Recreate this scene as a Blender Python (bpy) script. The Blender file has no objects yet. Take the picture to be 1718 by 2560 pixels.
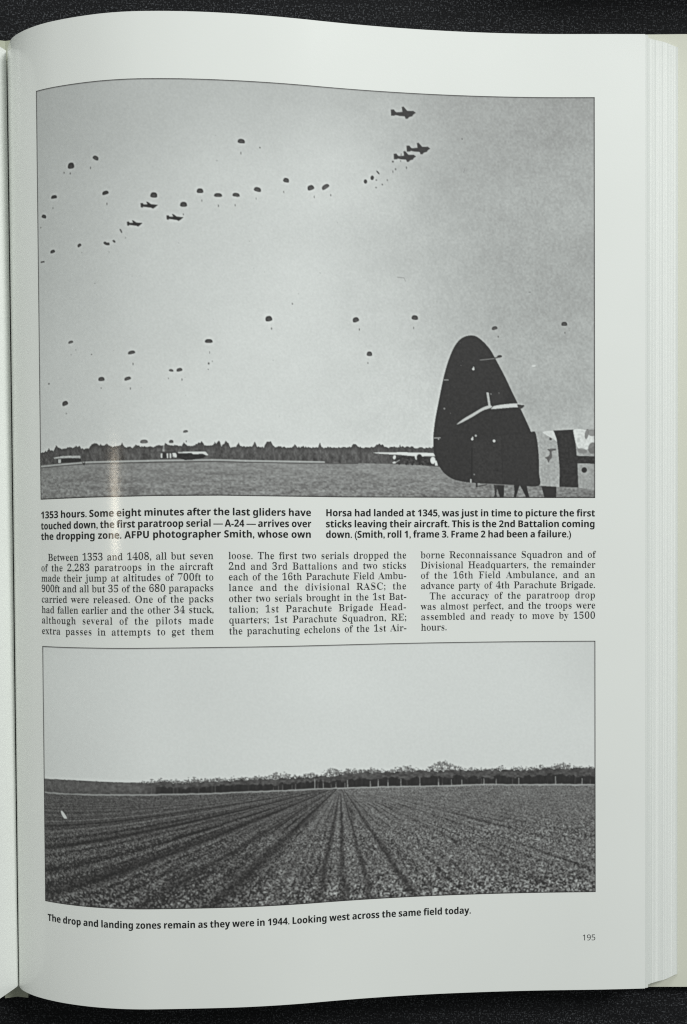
# A page of an illustrated history book, seen from close above, lying on dark woven cloth.
import bpy, math, random
import numpy as np
from mathutils import Matrix, Vector

random.seed(5)
rng = np.random.default_rng(7)
S = bpy.context.scene
COL = S.collection
MM = 0.001
ZW = 20.0                       # height of the page's fore edge above the cloth, mm
PAGE_H = 297.0

# ------------------------------------------------------------------ camera, world, lamps, exposure
cam = bpy.data.cameras.new('camera')
cam.sensor_fit = 'VERTICAL'
cam.sensor_height = 36.0
cam.lens = 2400.0 / 2560.0 * 36.0
cam.clip_start = 0.005
cam.clip_end = 20.0
cam_o = bpy.data.objects.new('camera', cam)
COL.objects.link(cam_o)
Rw = Matrix(((0.999382873707099, -0.006110502365136566, 0.03459094537283173),
             (0.006793004035914536, 0.9997838895270279, -0.019647629332202158),
             (-0.0344634130217629, 0.019870480695071826, 0.9992084052688098)))
M4 = Rw.transposed().to_4x4()
M4.translation = Vector((-4.07109034, 7.74646456, 295.19727589 + ZW)) * MM
cam_o.matrix_world = M4
cam.dof.use_dof = True
cam.dof.focus_distance = 0.293
cam.dof.aperture_fstop = 22.0
S.camera = cam_o

w = bpy.data.worlds.new('World')
S.world = w
w.use_nodes = True
w.node_tree.nodes['Background'].inputs[0].default_value = (0.93, 1.0, 0.985, 1)
w.node_tree.nodes['Background'].inputs[1].default_value = 0.19

def lamp(name, loc, target, size, power, color, size_y=None):
    l = bpy.data.lights.new(name, 'AREA')
    l.shape = 'RECTANGLE'
    l.size = size
    l.size_y = size_y or size
    l.energy = power
    l.color = color
    o = bpy.data.objects.new(name, l)
    COL.objects.link(o)
    o.location = loc
    o.rotation_euler = (Vector(target) - Vector(loc)).to_track_quat('-Z', 'Y').to_euler()
    return o

lamp('ceiling_lamp', (0.85, 0.90, 1.10), (0, 0, 0), 0.45, 20.5, (0.985, 1.0, 0.988))
lamp('fill_light', (-0.35, 1.45, 1.05), (0, 0, 0), 0.50, 7.0, (0.96, 1.0, 1.0))  # added fill from the upper left, evening the light across the page
lamp('reading_lamp', (-0.358, -0.022, 0.549), (-0.063, 0.006, 0.027), 0.095, 0.14, (1.0, 0.87, 0.68), 0.036)

S.view_settings.view_transform = 'Standard'
S.view_settings.look = 'None'
S.view_settings.gamma = 1.0
S.view_settings.exposure = 0.07
S.view_settings.use_curve_mapping = False
S.cycles.use_denoising = False
S.cycles.caustics_reflective = False
S.cycles.sample_clamp_indirect = 2.0
S.cycles.filter_width = 1.15

# ------------------------------------------------------------------ materials
def lin(g):
    g = np.asarray(g, float) / 255.0
    return np.where(g <= 0.04045, g / 12.92, ((g + 0.055) / 1.055) ** 2.4)

def mat(name, color, rough=0.5, coat=0.0, coat_rough=0.1, spec=0.5):
    m = bpy.data.materials.new(name)
    m.use_nodes = True
    b = m.node_tree.nodes['Principled BSDF']
    b.inputs['Base Color'].default_value = (*color, 1)
    b.inputs['Roughness'].default_value = rough
    b.inputs['Specular IOR Level'].default_value = spec
    b.inputs['Coat Weight'].default_value = coat
    b.inputs['Coat Roughness'].default_value = coat_rough
    return m

def N(m, kind, **kw):
    n = m.node_tree.nodes.new(kind)
    for k, v in kw.items():
        setattr(n, k, v)
    return n

COAT, COAT_R = 0.7, 0.125

def paper_bump(m, strength=0.035):
    """fine fibre relief and a faint unevenness of tone in the paper"""
    nt = m.node_tree
    b = nt.nodes['Principled BSDF']
    tc = N(m, 'ShaderNodeTexCoord')
    n = N(m, 'ShaderNodeTexNoise')
    n.inputs['Scale'].default_value = 1400.0
    n.inputs['Detail'].default_value = 3.0
    nt.links.new(tc.outputs['Object'], n.inputs['Vector'])
    bp = N(m, 'ShaderNodeBump')
    bp.inputs['Strength'].default_value = strength
    bp.inputs['Distance'].default_value = 0.0002
    nt.links.new(n.outputs['Fac'], bp.inputs['Height'])
    nt.links.new(bp.outputs['Normal'], b.inputs['Normal'])
    nt.links.new(bp.outputs['Normal'], b.inputs['Coat Normal'])

PAPER = (0.775, 0.797, 0.765)
def make_paper(name, color, spread=0.02):
    m = mat(name, color, 0.5, COAT, COAT_R, 0.15)
    paper_bump(m)
    nt = m.node_tree
    tc = N(m, 'ShaderNodeTexCoord')
    n = N(m, 'ShaderNodeTexNoise')
    n.inputs['Scale'].default_value = 22.0
    n.inputs['Detail'].default_value = 4.0
    nt.links.new(tc.outputs['Object'], n.inputs['Vector'])
    mx = N(m, 'ShaderNodeMix', data_type='RGBA')
    mx.inputs['A'].default_value = (*[c * (1 - spread) for c in color], 1)
    mx.inputs['B'].default_value = (*[c * (1 + spread) for c in color], 1)
    nt.links.new(n.outputs['Fac'], mx.inputs['Factor'])
    nt.links.new(mx.outputs['Result'], nt.nodes['Principled BSDF'].inputs['Base Color'])
    return m

M_paper = make_paper('coated_paper', PAPER, 0.035)
M_edge = make_paper('trimmed_paper_edge', (0.80, 0.83, 0.80))
def leaf_tone(m):
    nt = m.node_tree
    tc = N(m, 'ShaderNodeTexCoord')
    mp = N(m, 'ShaderNodeMapping')
    mp.inputs['Scale'].default_value = (900.0, 1.5, 700.0)
    n = N(m, 'ShaderNodeTexNoise')
    n.inputs['Scale'].default_value = 1.0
    n.inputs['Detail'].default_value = 3.0
    n.inputs['Roughness'].default_value = 0.65
    r = N(m, 'ShaderNodeValToRGB')
    r.color_ramp.elements[0].position = 0.36
    r.color_ramp.elements[0].color = (0.64, 0.665, 0.635, 1)
    r.color_ramp.elements[1].position = 0.60
    r.color_ramp.elements[1].color = (0.755, 0.775, 0.745, 1)
    nt.links.new(tc.outputs['Object'], mp.inputs['Vector'])
    nt.links.new(mp.outputs['Vector'], n.inputs['Vector'])
    nt.links.new(n.outputs['Fac'], r.inputs['Fac'])
    nt.links.new(r.outputs['Color'], nt.nodes['Principled BSDF'].inputs['Base Color'])
leaf_tone(M_edge)
M_edge.node_tree.nodes['Principled BSDF'].inputs['Coat Weight'].default_value = 0.0
M_edge.node_tree.nodes['Principled BSDF'].inputs['Roughness'].default_value = 0.8
M_ink = mat('black_ink', (0.016, 0.017, 0.016), 0.5, COAT, COAT_R, 0.15)
M_body = mat('text_ink', (0.042, 0.044, 0.043), 0.5, COAT, COAT_R, 0.15)
M_board = make_paper('endpaper', (0.66, 0.67, 0.57), 0.03)
M_spine = make_paper('spine_lining', (0.42, 0.44, 0.34), 0.05)
M_cover = mat('cover_cloth', (0.05, 0.06, 0.05), 0.7)

M_print = mat('printed_halftone', (0.5, 0.5, 0.5), 0.5, COAT, COAT_R, 0.15)
paper_bump(M_print)
_a = N(M_print, 'ShaderNodeAttribute', attribute_name='ink')
M_print.node_tree.links.new(_a.outputs['Color'], M_print.node_tree.nodes['Principled BSDF'].inputs['Base Color'])

# ------------------------------------------------------------------ mesh helpers (millimetres in, metres out)
def link(name, me, m, parent=None):
    o = bpy.data.objects.new(name, me)
    if m:
        me.materials.append(m)
    COL.objects.link(o)
    if parent:
        o.parent = parent
    return o

def mesh_np(name, verts, faces, smooth=False):
    """verts (n,3) in mm, faces (m,k)"""
    me = bpy.data.meshes.new(name)
    verts = np.asarray(verts, np.float32) * MM
    faces = np.asarray(faces, np.int32)
    k = faces.shape[1]
    me.vertices.add(len(verts))
    me.vertices.foreach_set('co', verts.ravel())
    me.loops.add(faces.size)
    me.loops.foreach_set('vertex_index', faces.ravel())
    me.polygons.add(len(faces))
    me.polygons.foreach_set('loop_start', np.arange(0, faces.size, k, dtype=np.int32))
    me.polygons.foreach_set('loop_total', np.full(len(faces), k, np.int32))
    if smooth:
        me.polygons.foreach_set('use_smooth', np.ones(len(faces), bool))
    me.update(calc_edges=True)
    return me

def grid_faces(nx, ny, off=0, flip=False):
    i, j = np.meshgrid(np.arange(nx - 1), np.arange(ny - 1))
    a = (j * nx + i).ravel() + off
    f = np.stack([a, a + nx, a + nx + 1, a + 1], 1)
    return f[:, ::-1] if flip else f

# ------------------------------------------------------------------ the curl of the open page
# direction of the sheet (radians above level) along its width s, at the middle and its change head to foot
KS = np.array([0, 3, 6, 10, 15, 22, 32, 45, 60, 80, 110, 150, 190, 225.])
TH = np.array([1.2223, 1.2376, 1.2296, 1.127, 0.7473, 0.5409, 0.3576, 0.2172, 0.035, -0.0395, -0.1618, -0.0638, 0.0255, -0.0106])
T2 = np.array([0.028, 0.0546, 0.0633, 0.0385, -0.0403, -0.0595, -0.0323, -0.0419, -0.0157, 0.0356, 0.0353, 0.0257, -0.0008, -0.022])
PW = 212.813                    # width of the leaf
SS = np.concatenate([np.linspace(0, 40, 300), np.linspace(40.3, 235, 400)])

def curl(th):
    t = np.interp(SS, KS, th)
    ds = np.diff(SS)
    tm = (t[1:] + t[:-1]) / 2
    x = np.concatenate([[0], np.cumsum(np.cos(tm) * ds)])
    z = np.concatenate([[0], np.cumsum(np.sin(tm) * ds)])
    return x - np.interp(PW, SS, x) + 100.0, z - np.interp(PW, SS, z)

XA, ZA = curl(TH - T2)
XB, ZB = curl(TH + T2)
# the print sits very slightly out of square on the sheet
WS = [24.6, 41.3, 61.7, 81.1, 118.6, 159.5, 197.1]
WD = [0.25, -0.30, -0.67, -0.67, 0.10, 0.53, 0.82]

def P(s, v, lift=0.0, skew=True):
    """point on the page: s mm from the gutter, v mm down from the head, lifted off the sheet"""
    s = np.asarray(s, float)
    v = np.asarray(v, float)
    if skew:
        v = v + np.interp(s, WS, WD) * np.interp(v, [19, 142, 187, 260], [0, 1, 0.4, 0])
    t = v / PAGE_H
    x = np.interp(s, SS, XA) * (1 - t) + np.interp(s, SS, XB) * t
    z = np.interp(s, SS, ZA) * (1 - t) + np.interp(s, SS, ZB) * t + ZW
    th = np.interp(s, KS, TH) + np.interp(s, KS, T2) * (2 * t - 1)
    return np.stack([x - lift * np.sin(th), PAGE_H / 2 - v, z + lift * np.cos(th)], -1)

# ------------------------------------------------------------------ printed pictures, painted in numbers
def vnoise(X, Y, seed=0):
    xi = np.floor(X).astype(np.int32); yi = np.floor(Y).astype(np.int32)
    fx = (X - xi).astype(np.float32); fy = (Y - yi).astype(np.float32)
    fx = fx * fx * (3 - 2 * fx); fy = fy * fy * (3 - 2 * fy)
    T = np.random.default_rng(seed + 100).random(65536, dtype=np.float32)
    a = xi * np.int32(73); b = yi * np.int32(9973)
    def h(p, q):
        return T[(a + (p * 73 + q * 9973)  + b) & 0xFFFF]
    u = h(0, 0); u += (h(1, 0) - u) * fx
    w_ = h(0, 1); w_ += (h(1, 1) - w_) * fx
    return u + (w_ - u) * fy

def fbm(X, Y, seed=0, n=3):
    a = 0; t = 0
    for k in range(n):
        a = a + vnoise(X * 2 ** k, Y * 2 ** k, seed + k) * 0.5 ** k
        t += 0.5 ** k
    return a / t - 0.5

class Picture:
    """grey tones (0..255 as they look on the lit page) on a grid in page millimetres"""
    def __init__(self, s0, s1, v0, v1, cell, ss=2):
        self.s0, self.s1, self.v0, self.v1 = s0, s1, v0, v1
        self.nx = int((s1 - s0) / cell) + 1
        self.ny = int((v1 - v0) / cell) + 1
        self.ss = ss
        hx, hy = self.nx * ss, self.ny * ss
        self.cx = (s1 - s0) / hx
        self.cy = (v1 - v0) / hy
        self.X, self.Y = np.meshgrid(s0 + (np.arange(hx) + 0.5) * self.cx, v0 + (np.arange(hy) + 0.5) * self.cy)
        self.g = np.zeros((hy, hx))
    def _win(self, x0, x1, y0, y1):
        i0 = max(0, int((x0 - self.s0) / self.cx) - 1); i1 = min(self.g.shape[1], int((x1 - self.s0) / self.cx) + 2)
        j0 = max(0, int((y0 - self.v0) / self.cy) - 1); j1 = min(self.g.shape[0], int((y1 - self.v0) / self.cy) + 2)
        return (slice(j0, j1), slice(i0, i1)) if i1 > i0 and j1 > j0 else None
    def put(self, win, mask, tone, alpha=1.0):
        g = self.g[win]
        a = mask * alpha
        self.g[win] = g * (1 - a) + tone * a
    def poly(self, pts, tone, alpha=1.0, rough=0.0):
        p = np.asarray(pts, float)
        win = self._win(p[:, 0].min(), p[:, 0].max(), p[:, 1].min(), p[:, 1].max())
        if win is None:
            return
        X, Y = self.X[win], self.Y[win]
        ins = np.zeros(X.shape, bool)
        q = np.roll(p, -1, 0)
        for (xa, ya), (xb, yb) in zip(p, q):
            if ya == yb:
                continue
            c = ((ya > Y) != (yb > Y)) & (X < (xb - xa) * (Y - ya) / (yb - ya) + xa)
            ins ^= c
        t = tone
        if rough:
            t = tone + rough * 2 * fbm(X / 0.5, Y / 0.5, int(tone) + 3)
        self.put(win, ins.astype(float), t, alpha)
    def smooth(self, pts, tone, alpha=1.0, rough=0.0, n=8):
        """closed outline through the points, rounded (Catmull-Rom)"""
        p = np.asarray(pts, float)
        out = []
        for i in range(len(p)):
            a, b, c, d = p[i - 1], p[i], p[(i + 1) % len(p)], p[(i + 2) % len(p)]
            for t in np.linspace(0, 1, n, endpoint=False):
                out.append(0.5 * (2 * b + (c - a) * t + (2 * a - 5 * b + 4 * c - d) * t * t + (3 * b - a - 3 * c + d) * t ** 3))
        self.poly(out, tone, alpha, rough)
    def oval(self, c, w, h, tone, rot=0.0, alpha=1.0, dome=False):
        r = max(w, h)
        win = self._win(c[0] - r, c[0] + r, c[1] - r, c[1] + r)
        if win is None:
            return
        X, Y = self.X[win] - c[0], self.Y[win] - c[1]
        cr, sr = math.cos(math.radians(rot)), math.sin(math.radians(rot))
        u, q = X * cr + Y * sr, -X * sr + Y * cr
        if dome:    # canopy: a round top, a nearly straight lower rim, paler towards the rim inside
            q = q - h * 0.28
            uu = np.abs(u / (w / 2)) ** 2.6
            d = np.where(q < 0, uu + np.abs(q / (h * 0.76)) ** 2.4, uu + (q / (h * 0.26)) ** 2)
            t = tone + 26 * np.clip(1 - d * 1.6, 0, 1)
        else:
            d = (u / (w / 2)) ** 2 + (q / (h / 2)) ** 2
            t = tone
        self.put(win, np.clip((1.12 - d) * 3.5, 0, 1), t, alpha)
    def line(self, a, b, width, tone, alpha=1.0):
        a = np.asarray(a, float); b = np.asarray(b, float)
        win = self._win(min(a[0], b[0]) - width, max(a[0], b[0]) + width, min(a[1], b[1]) - width, max(a[1], b[1]) + width)
        if win is None:
            return
        X, Y = self.X[win], self.Y[win]
        d = b - a
        t = np.clip(((X - a[0]) * d[0] + (Y - a[1]) * d[1]) / max(d @ d, 1e-9), 0, 1)
        r = np.hypot(X - a[0] - t * d[0], Y - a[1] - t * d[1])
        self.put(win, np.clip((width / 2 - r) / (self.cx) + 0.5, 0, 1), tone, alpha)
    def below(self, top, bottom, tone, alpha=1.0):
        """fill between two height profiles given as point lists; returns the mask"""
        t = np.asarray(top, float); b = np.asarray(bottom, float)
        ty = np.interp(self.X[0], t[:, 0], t[:, 1]); by = np.interp(self.X[0], b[:, 0], b[:, 1])
        m = ((self.Y > ty[None]) & (self.Y < by[None])).astype(float)
        self.g = self.g * (1 - m * alpha) + tone * m * alpha
        return m > 0.5
    def finish(self, sharpen=0.45, radius=0.55, border=0.28):
        r = max(1, int(radius / self.cx))
        def box(a, r, ax):
            pad = [(0, 0), (0, 0)]; pad[ax] = (r + 1, r)
            c = np.cumsum(np.pad(a, pad, mode='edge'), ax)
            n = 2 * r + 1
            return (np.take(c, range(n, c.shape[ax]), ax) - np.take(c, range(0, c.shape[ax] - n), ax)) / n
        bl = box(box(self.g, r, 0), r, 1)
        bl = box(box(bl, r, 0), r, 1)
        g = self.g + sharpen * np.clip(self.g - bl, -45, 45)
        # the thin keyline round the print
        e = np.minimum(np.minimum(self.X - self.s0, self.s1 - self.X), np.minimum(self.Y - self.v0, self.v1 - self.Y))
        g = np.where(e < border, 52, np.clip(g, 38, 226))
        s = self.ss
        return g.reshape(self.ny, s, self.nx, s).mean((1, 3))
    def build(self, name, parent):
        g = self.finish()
        alb = 0.80 * lin(g) / lin(218)
        t = np.clip((g - 50) / 120, 0, 1)
        rgb = np.stack([alb * (1.03 - 0.065 * t), alb * (0.985 + 0.015 * t), alb * (0.972 + 0.004 * t), np.ones_like(alb)], -1)
        ny, nx = g.shape
        s = self.s0 + (np.arange(nx + 1)) * (self.s1 - self.s0) / nx
        v = self.v0 + (np.arange(ny + 1)) * (self.v1 - self.v0) / ny
        A, B = np.meshgrid(s, v)
        me = mesh_np(name, P(A, B, 0.05).reshape(-1, 3), grid_faces(nx + 1, ny + 1), True)
        ca = me.attributes.new('ink', 'FLOAT_COLOR', 'CORNER')
        # one tone per cell corner, blended between neighbouring cells
        gp = np.pad(rgb, ((1, 1), (1, 1), (0, 0)), mode='edge')
        vc = ((gp[:-1, :-1] + gp[1:, :-1] + gp[:-1, 1:] + gp[1:, 1:]) / 4).reshape(-1, 4)
        ca.data.foreach_set('color', vc[grid_faces(nx + 1, ny + 1).ravel()].astype(np.float32).ravel())
        return link(name, me, M_print, parent)

# ---- picture one: parachutes over the landing ground, the tail of a glider
def paint_drop(parent):
    p = Picture(24.74, 197.17, 19.29, 141.98, 0.18)
    X, Y = p.X, p.Y
    # sky: broad cloud tones
    ctl = [(27.7, 25.33, 186), (56.47, 25.71, 186), (94.88, 24.83, 184), (128.1, 26.28, 180), (162.19, 24.71, 164), (193.49, 24.37, 160), (27.3, 51.25, 190), (56.13, 53.71, 196), (88.27, 46.96, 202), (118.55, 47.78, 203), (148.44, 46.38, 186), (162.15, 35.35, 166), (175.79, 45.77, 174), (194.81, 48.39, 186), (194.83, 35.03, 160), (148.37, 64.98, 182), (166.14, 72.63, 168), (186.63, 69.8, 170), (194.77, 80.53, 166), (172.96, 83.27, 176), (107.7, 71.9, 206), (134.66, 77.34, 198), (68.74, 79.48, 203), (34.86, 78.13, 196), (48.81, 104.95, 204), (94.33, 105, 208), (127.76, 100.06, 206), (148.27, 91.64, 192), (182.49, 96.66, 180), (194.73, 110.1, 186), (81.23, 120.94, 211), (134.48, 119.9, 209), (29.57, 120.99, 203), (148.33, 75.63, 178), (131.99, 65.52, 197)]
    num = 0; den = 0
    for x, y, t in ctl:
        k = np.exp(-((X - x) ** 2 + (Y - y) ** 2) / (2 * 13.0 ** 2)) + 1e-6
        num = num + k * t; den = den + k
    p.g = 186 + (num / den - 191) * 1.3 + 20 * fbm(X / 30 + 3, Y / 16, 11, 4) * np.clip((X - 60) / 70, 0.35, 1)
    right = np.clip((X - 90) / 90, 0.25, 1)
    p.g += right * (19 * fbm(X / 0.55, Y / 0.62, 21, 2) + 9 * fbm(X / 3, Y / 3, 5, 2))
    p.g += 6 * fbm(X / 0.35, Y / 0.35, 31, 1)
    # field
    base = [(24.73, 132.24), (41.1, 131.76), (60.19, 131.87), (79.04, 131.65)] + [(89, 131.8), (105.16, 131.75), (123.08, 131.63), (132.42, 131.72)] + [(130.69, 131.69), (141.19, 132.04), (148.21, 132.51)] + [(200, 133.4)]
    foot = [(0, 150), (220, 150)]
    m = p.below(base, foot, 131)
    dep = np.clip((Y - 131) / 11, 0.05, 1)
    tex = 66 * fbm(X / 0.65, Y / 0.42, 41, 3) * (0.55 + 0.6 * dep) + 34 * fbm(X / 7, Y / 0.8, 43, 3) + 14 * fbm(X / 25, Y / 9, 44, 2)
    p.g = np.where(m, p.g + tex + 6 - 10 * dep, p.g)
    # the wood along the horizon
    tree = [(24.8, 127.71), (27.45, 127.51), (28.32, 126.54), (28.94, 127.42), (29.97, 127.47), (30.81, 125.82), (31.61, 126.71), (32.79, 126.94), (35.53, 126.73), (37.06, 126.64), (38.94, 126.39), (39.68, 127.26), (41.52, 127.51), (43, 126.22), (43.73, 125.74), (44.8, 126.28), (45.88, 126.31), (46.58, 126.67), (47.82, 126.03), (48.69, 126.9), (50.08, 127.1), (51.46, 126.97), (52.51, 126), (53.18, 127.19), (55.55, 127.25), (56.57, 126.61), (57.91, 127.14), (61.58, 127.39), (63.58, 126.57), (64.9, 127.07), (65.24, 126.07), (65.9, 126.75), (66.56, 126.92), (70.2, 126.93), (70.88, 126.1), (71.86, 127.11), (74.18, 126.95), (74.84, 126.28), (76.17, 125.95), (76.83, 126.79), (78.15, 126.96)] + [(79.74, 126.63), (79.91, 125.96), (80.24, 126.63), (81.24, 125.62), (81.89, 127.12), (82.39, 126.61), (83.23, 125.59), (84.05, 126.58), (84.54, 127.41), (86.37, 127.21), (87.05, 126.03), (87.54, 127.19), (91.04, 127.3), (91.72, 125.44), (92.54, 127.1), (94.38, 127.24), (95.4, 125.71), (96.41, 125.35), (97.24, 126.68), (98.41, 127.16), (102.8, 127.24), (103.76, 126.04), (104.67, 127.27), (106.38, 126.66), (106.89, 127.09), (110.66, 127.08), (111.53, 125.54), (112.04, 127.05), (116.18, 126.86), (121.02, 126.71), (121.72, 125.69), (123.11, 126.35), (124.15, 126.85), (127.98, 126.64)] + [(128.8, 126.07), (129.94, 125.55), (130.2, 125.97), (130.89, 125.97), (131.42, 126.65), (133.51, 126.62), (134.74, 126.48), (135.96, 126.57), (136.23, 125.57), (136.57, 126.46), (139.46, 126.48), (139.9, 126.22), (140.69, 126.64), (142.97, 126.62), (146.65, 126.71)] + [(200, 124.5)]
    tr = np.asarray(tree)
    ty = np.interp(X[0], tr[:, 0], tr[:, 1]) + 0.75 * fbm(X[0] / 0.42, X[0] * 0 + 3, 51, 2)
    ba = np.asarray(base)
    by = np.interp(X[0], ba[:, 0], ba[:, 1])
    m = (Y > ty[None]) & (Y < by[None])
    hgt = (Y - ty[None]) / np.maximum(by - ty, 0.1)[None]
    tone = 84 - 14 * np.exp(-hgt * 7) + 52 * fbm(X / 0.8, Y / 2.0, 53, 3) * np.clip(hgt * 2.5, 0.25, 1) + 22 * fbm(X / 0.35, Y / 0.5, 55, 1)
    p.g = np.where(m, tone, p.g)
    # pale road at the foot of the wood
    road = [(24.74, 131.97), (41.1, 131.43), (60.2, 131.47), (79.04, 131.32)] + [(89, 131.46), (105.16, 131.45), (112.7, 131.44)]
    for a, b in zip(road[:-1], road[1:]):
        p.line(a, b, 0.5, 176, 0.85)
    for a, b in zip(base[:7], base[1:7]):
        p.line((a[0], a[1] + 0.12), (b[0], b[1] + 0.12), 0.3, 74, 0.75)
    # gliders at the edge of the wood
    p.poly([(31.24, 129.83), (39.2, 129.93), (39.55, 131.22), (35.46, 131.28), (31.14, 131.08)], 54, 1, 14)
    p.poly([(29.86, 129.5), (33.16, 129.15), (39.09, 129.35), (39.19, 130.1), (35.87, 129.85), (30.14, 129.85)], 178, 1, 24)
    p.poly([(31.48, 130.08), (32.55, 130.13), (32.42, 131.14), (31.54, 131.2)], 178, 1, 20)
    p.poly([(39.55, 131.12), (40.18, 131.65), (40.74, 131.17), (40.57, 132.28), (40.13, 132.19)], 60)
    p.poly([(68.69, 129.33), (76.8, 129.13), (77.53, 129.97), (76.46, 130.8), (73.47, 131.23), (71.15, 131.35), (68.78, 130.6)], 48, 1, 14)
    p.poly([(69.03, 128.93), (73.17, 128.82), (77.14, 128.83), (78.06, 129.84), (77.39, 129.97), (76.47, 129.5), (73.49, 129.55), (73.49, 129.55), (73, 129.22), (69.19, 129.33)], 205, 1, 16)
    p.poly([(63.22, 128.77), (68.53, 128.73), (68.53, 129.06), (63.22, 129.04)], 70)
    p.poly([(63.95, 129.17), (68.92, 129.07), (68.91, 130.77), (63.93, 130.71)], 56)
    for q in ([(65.67, 129.32), (66.2, 129.25), (66.12, 130.72), (65.79, 130.72)], [(66.54, 129.32), (67.07, 129.26), (66.99, 130.73), (66.59, 130.73)], [(67.4, 129.26), (68.39, 129.2), (68.72, 129.93), (68.58, 130.6), (67.91, 130.6), (67.86, 129.93), (67.58, 130.73)], [(63.95, 129.31), (64.48, 129.31), (64.4, 130.65), (64, 130.64)]):
        p.poly(q, 208)
    p.poly([(64.48, 128.78), (64.63, 127.24), (64.97, 126.91), (65.21, 128.78)], 150, 1, 40)
    p.poly([(134.2, 129.39), (138.57, 129.15), (144.71, 129.27), (146.46, 129.6), (146.45, 132.01), (144.7, 132.16), (142.95, 131.77), (141.19, 131.53), (138.56, 131.55), (135.76, 131.57), (134.54, 130.72)], 58, 1, 36)
    p.poly([(127.71, 128.42), (129.84, 128.2), (137.7, 128.16), (146.64, 128.29), (147.17, 129.28), (143.13, 129.35), (141.2, 129.3), (139.1, 129.23), (135.95, 128.91), (132.1, 128.78), (128.96, 128.58)], 210, 1, 14)
    p.poly([(140.76, 129.21), (141.73, 129.21), (141.37, 130.5), (140.93, 130.16)], 205)
    p.oval((142.25, 129.63), 1.7, 1.9, 48)
    p.poly([(141.9, 130.15), (142.6, 130.14), (142.68, 132.03), (142.07, 132.04)], 46)
    p.oval((146.46, 130.55), 1.6, 2.2, 228)
    p.poly([(147.16, 130.63), (147.6, 130.62), (148.03, 132.17), (147.16, 132.17)], 215)
    p.oval((134.46, 129.7), 0.9, 1.3, 205, 15)
    p.oval((134.4, 131.32), 1.1, 0.55, 215, -8)
    p.line((134.89, 131.23), (136.03, 130.54), 0.2, 170)
    for q in [(135.94, 131.65), (138.13, 131.72), (140.05, 131.79), (142.33, 131.69), (143.3, 131.77)]:
        p.oval(q, 0.75, 0.7, 44)
    # legs of the men behind the fuselage
    p.poly([(166.13, 137.73), (168.8, 137.89), (168.65, 142.08), (167.53, 142.08), (166.66, 139.45)], 48)
    p.poly([(165.5, 137.9), (166.66, 138.07), (166.41, 140.49), (166.47, 142.08), (165.35, 141.95), (165.84, 140.84)], 60)
    p.poly([(171.76, 137.89), (173.69, 137.89), (172.88, 140.48), (172.38, 142.08), (171.68, 142.01), (171.96, 140.14)], 46)
    p.poly([(173.51, 137.89), (175.8, 138.05), (176.14, 139.78), (176.74, 142), (175.68, 142), (174.63, 139.79)], 48)
    p.poly([(180.36, 138.22), (185.16, 138.39), (185.01, 141.85), (181.3, 141.85)], 50)
    # fuselage: pale bands, dark band, tail
    p.poly([(190.19, 121.02), (193.5, 120.84), (197.35, 120.49), (197.33, 139.48), (191.73, 138.79)], 158, 1, 22)
    p.smooth([(190.43, 121.15), (193.85, 120.91), (195.25, 121.25), (197.17, 121.6), (197.27, 124.88), (196.29, 126.26), (194.19, 127.13), (192.8, 127.13), (191.47, 125.92)], 214, 1, 22)
    for c, ww, hh, t in (((194.55, 122.29), 1.2, 3.2, 110), ((196.12, 121.94), 2.6, 2.0, 120), ((196.29, 126.61), 2.6, 3.6, 100), ((193.14, 127.48), 3.2, 1.6, 125), ((191.93, 124.19), 1.0, 1.6, 190)):
        p.oval(c, ww, hh, t, 10, 0.75)
    p.poly([(191.4, 128.97), (197.34, 129.13), (197.34, 131.45), (191.57, 131.32)], 52, 1, 22)
    p.oval((193.77, 133.36), 1.75, 1.75, 36)
    p.poly([(177.94, 121.63), (181.62, 121.44), (184.42, 121.3), (185.47, 124.2), (185.67, 126.97), (186.15, 132.85), (186.14, 138.59), (179.55, 138.19)], 168, 1, 22)
    p.smooth([(180.92, 121.62), (184.25, 121.37), (185.12, 122.82), (185.26, 124.55), (184.07, 123.69), (182.67, 123), (181.8, 122.48)], 208, 1, 16)
    p.smooth([(183.02, 123.34), (183.72, 123.69), (183.54, 124.2), (182.95, 124.03)], 80)
    p.smooth([(182.31, 126.97), (184.94, 126.8), (184.76, 127.38), (183.71, 127.66), (183.78, 129.39), (183, 130.43), (182.65, 131.12), (182.13, 130.09), (181.54, 129.57), (182.66, 129.05), (183.08, 127.84)], 88, 0.85, 20)
    p.poly([(184.25, 121.3), (190.29, 121.02), (191.12, 125.23), (191.47, 129.03), (191.74, 132.84), (191.94, 138.79), (186.03, 138.52), (186.08, 132.85), (185.6, 126.97), (185.19, 123.86)], 50, 1, 12)
    p.line((184.35, 121.37), (190.29, 121.05), 0.3, 40)
    p.smooth([(146.56, 124.73), (146.71, 121.98), (147.32, 117.51), (148.29, 112.7), (149.65, 106.16), (151.07, 101), (152.84, 96.52), (154.61, 93.92), (156.44, 92.62), (158.54, 92.18), (160.37, 92.57), (162.47, 94.16), (164.57, 96.54), (166.25, 99.45), (169.04, 104.59), (171.83, 110.43), (174.63, 115.94), (176.72, 120.42), (177.24, 121.59), (178.47, 121.66), (179.23, 124.91), (179.64, 129.4), (179.7, 134.24), (179.66, 138.19), (173.51, 138.13), (165.43, 137.73), (161.21, 137.53), (158.39, 137.33), (155.23, 136.93), (152.42, 136.12), (149.96, 134.41), (148.22, 132.01), (147.1, 129.2), (146.62, 126.8)], 50, 1, 7)
    p.poly([(159.14, 124.63), (167.93, 122.87), (168.24, 137.55), (159.1, 137.26)], 55, 0.7, 14)
    p.poly([(163.4, 110.48), (168.33, 109.07), (169.02, 113.55), (164.8, 113.92)], 56, 0.5, 8)
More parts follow.
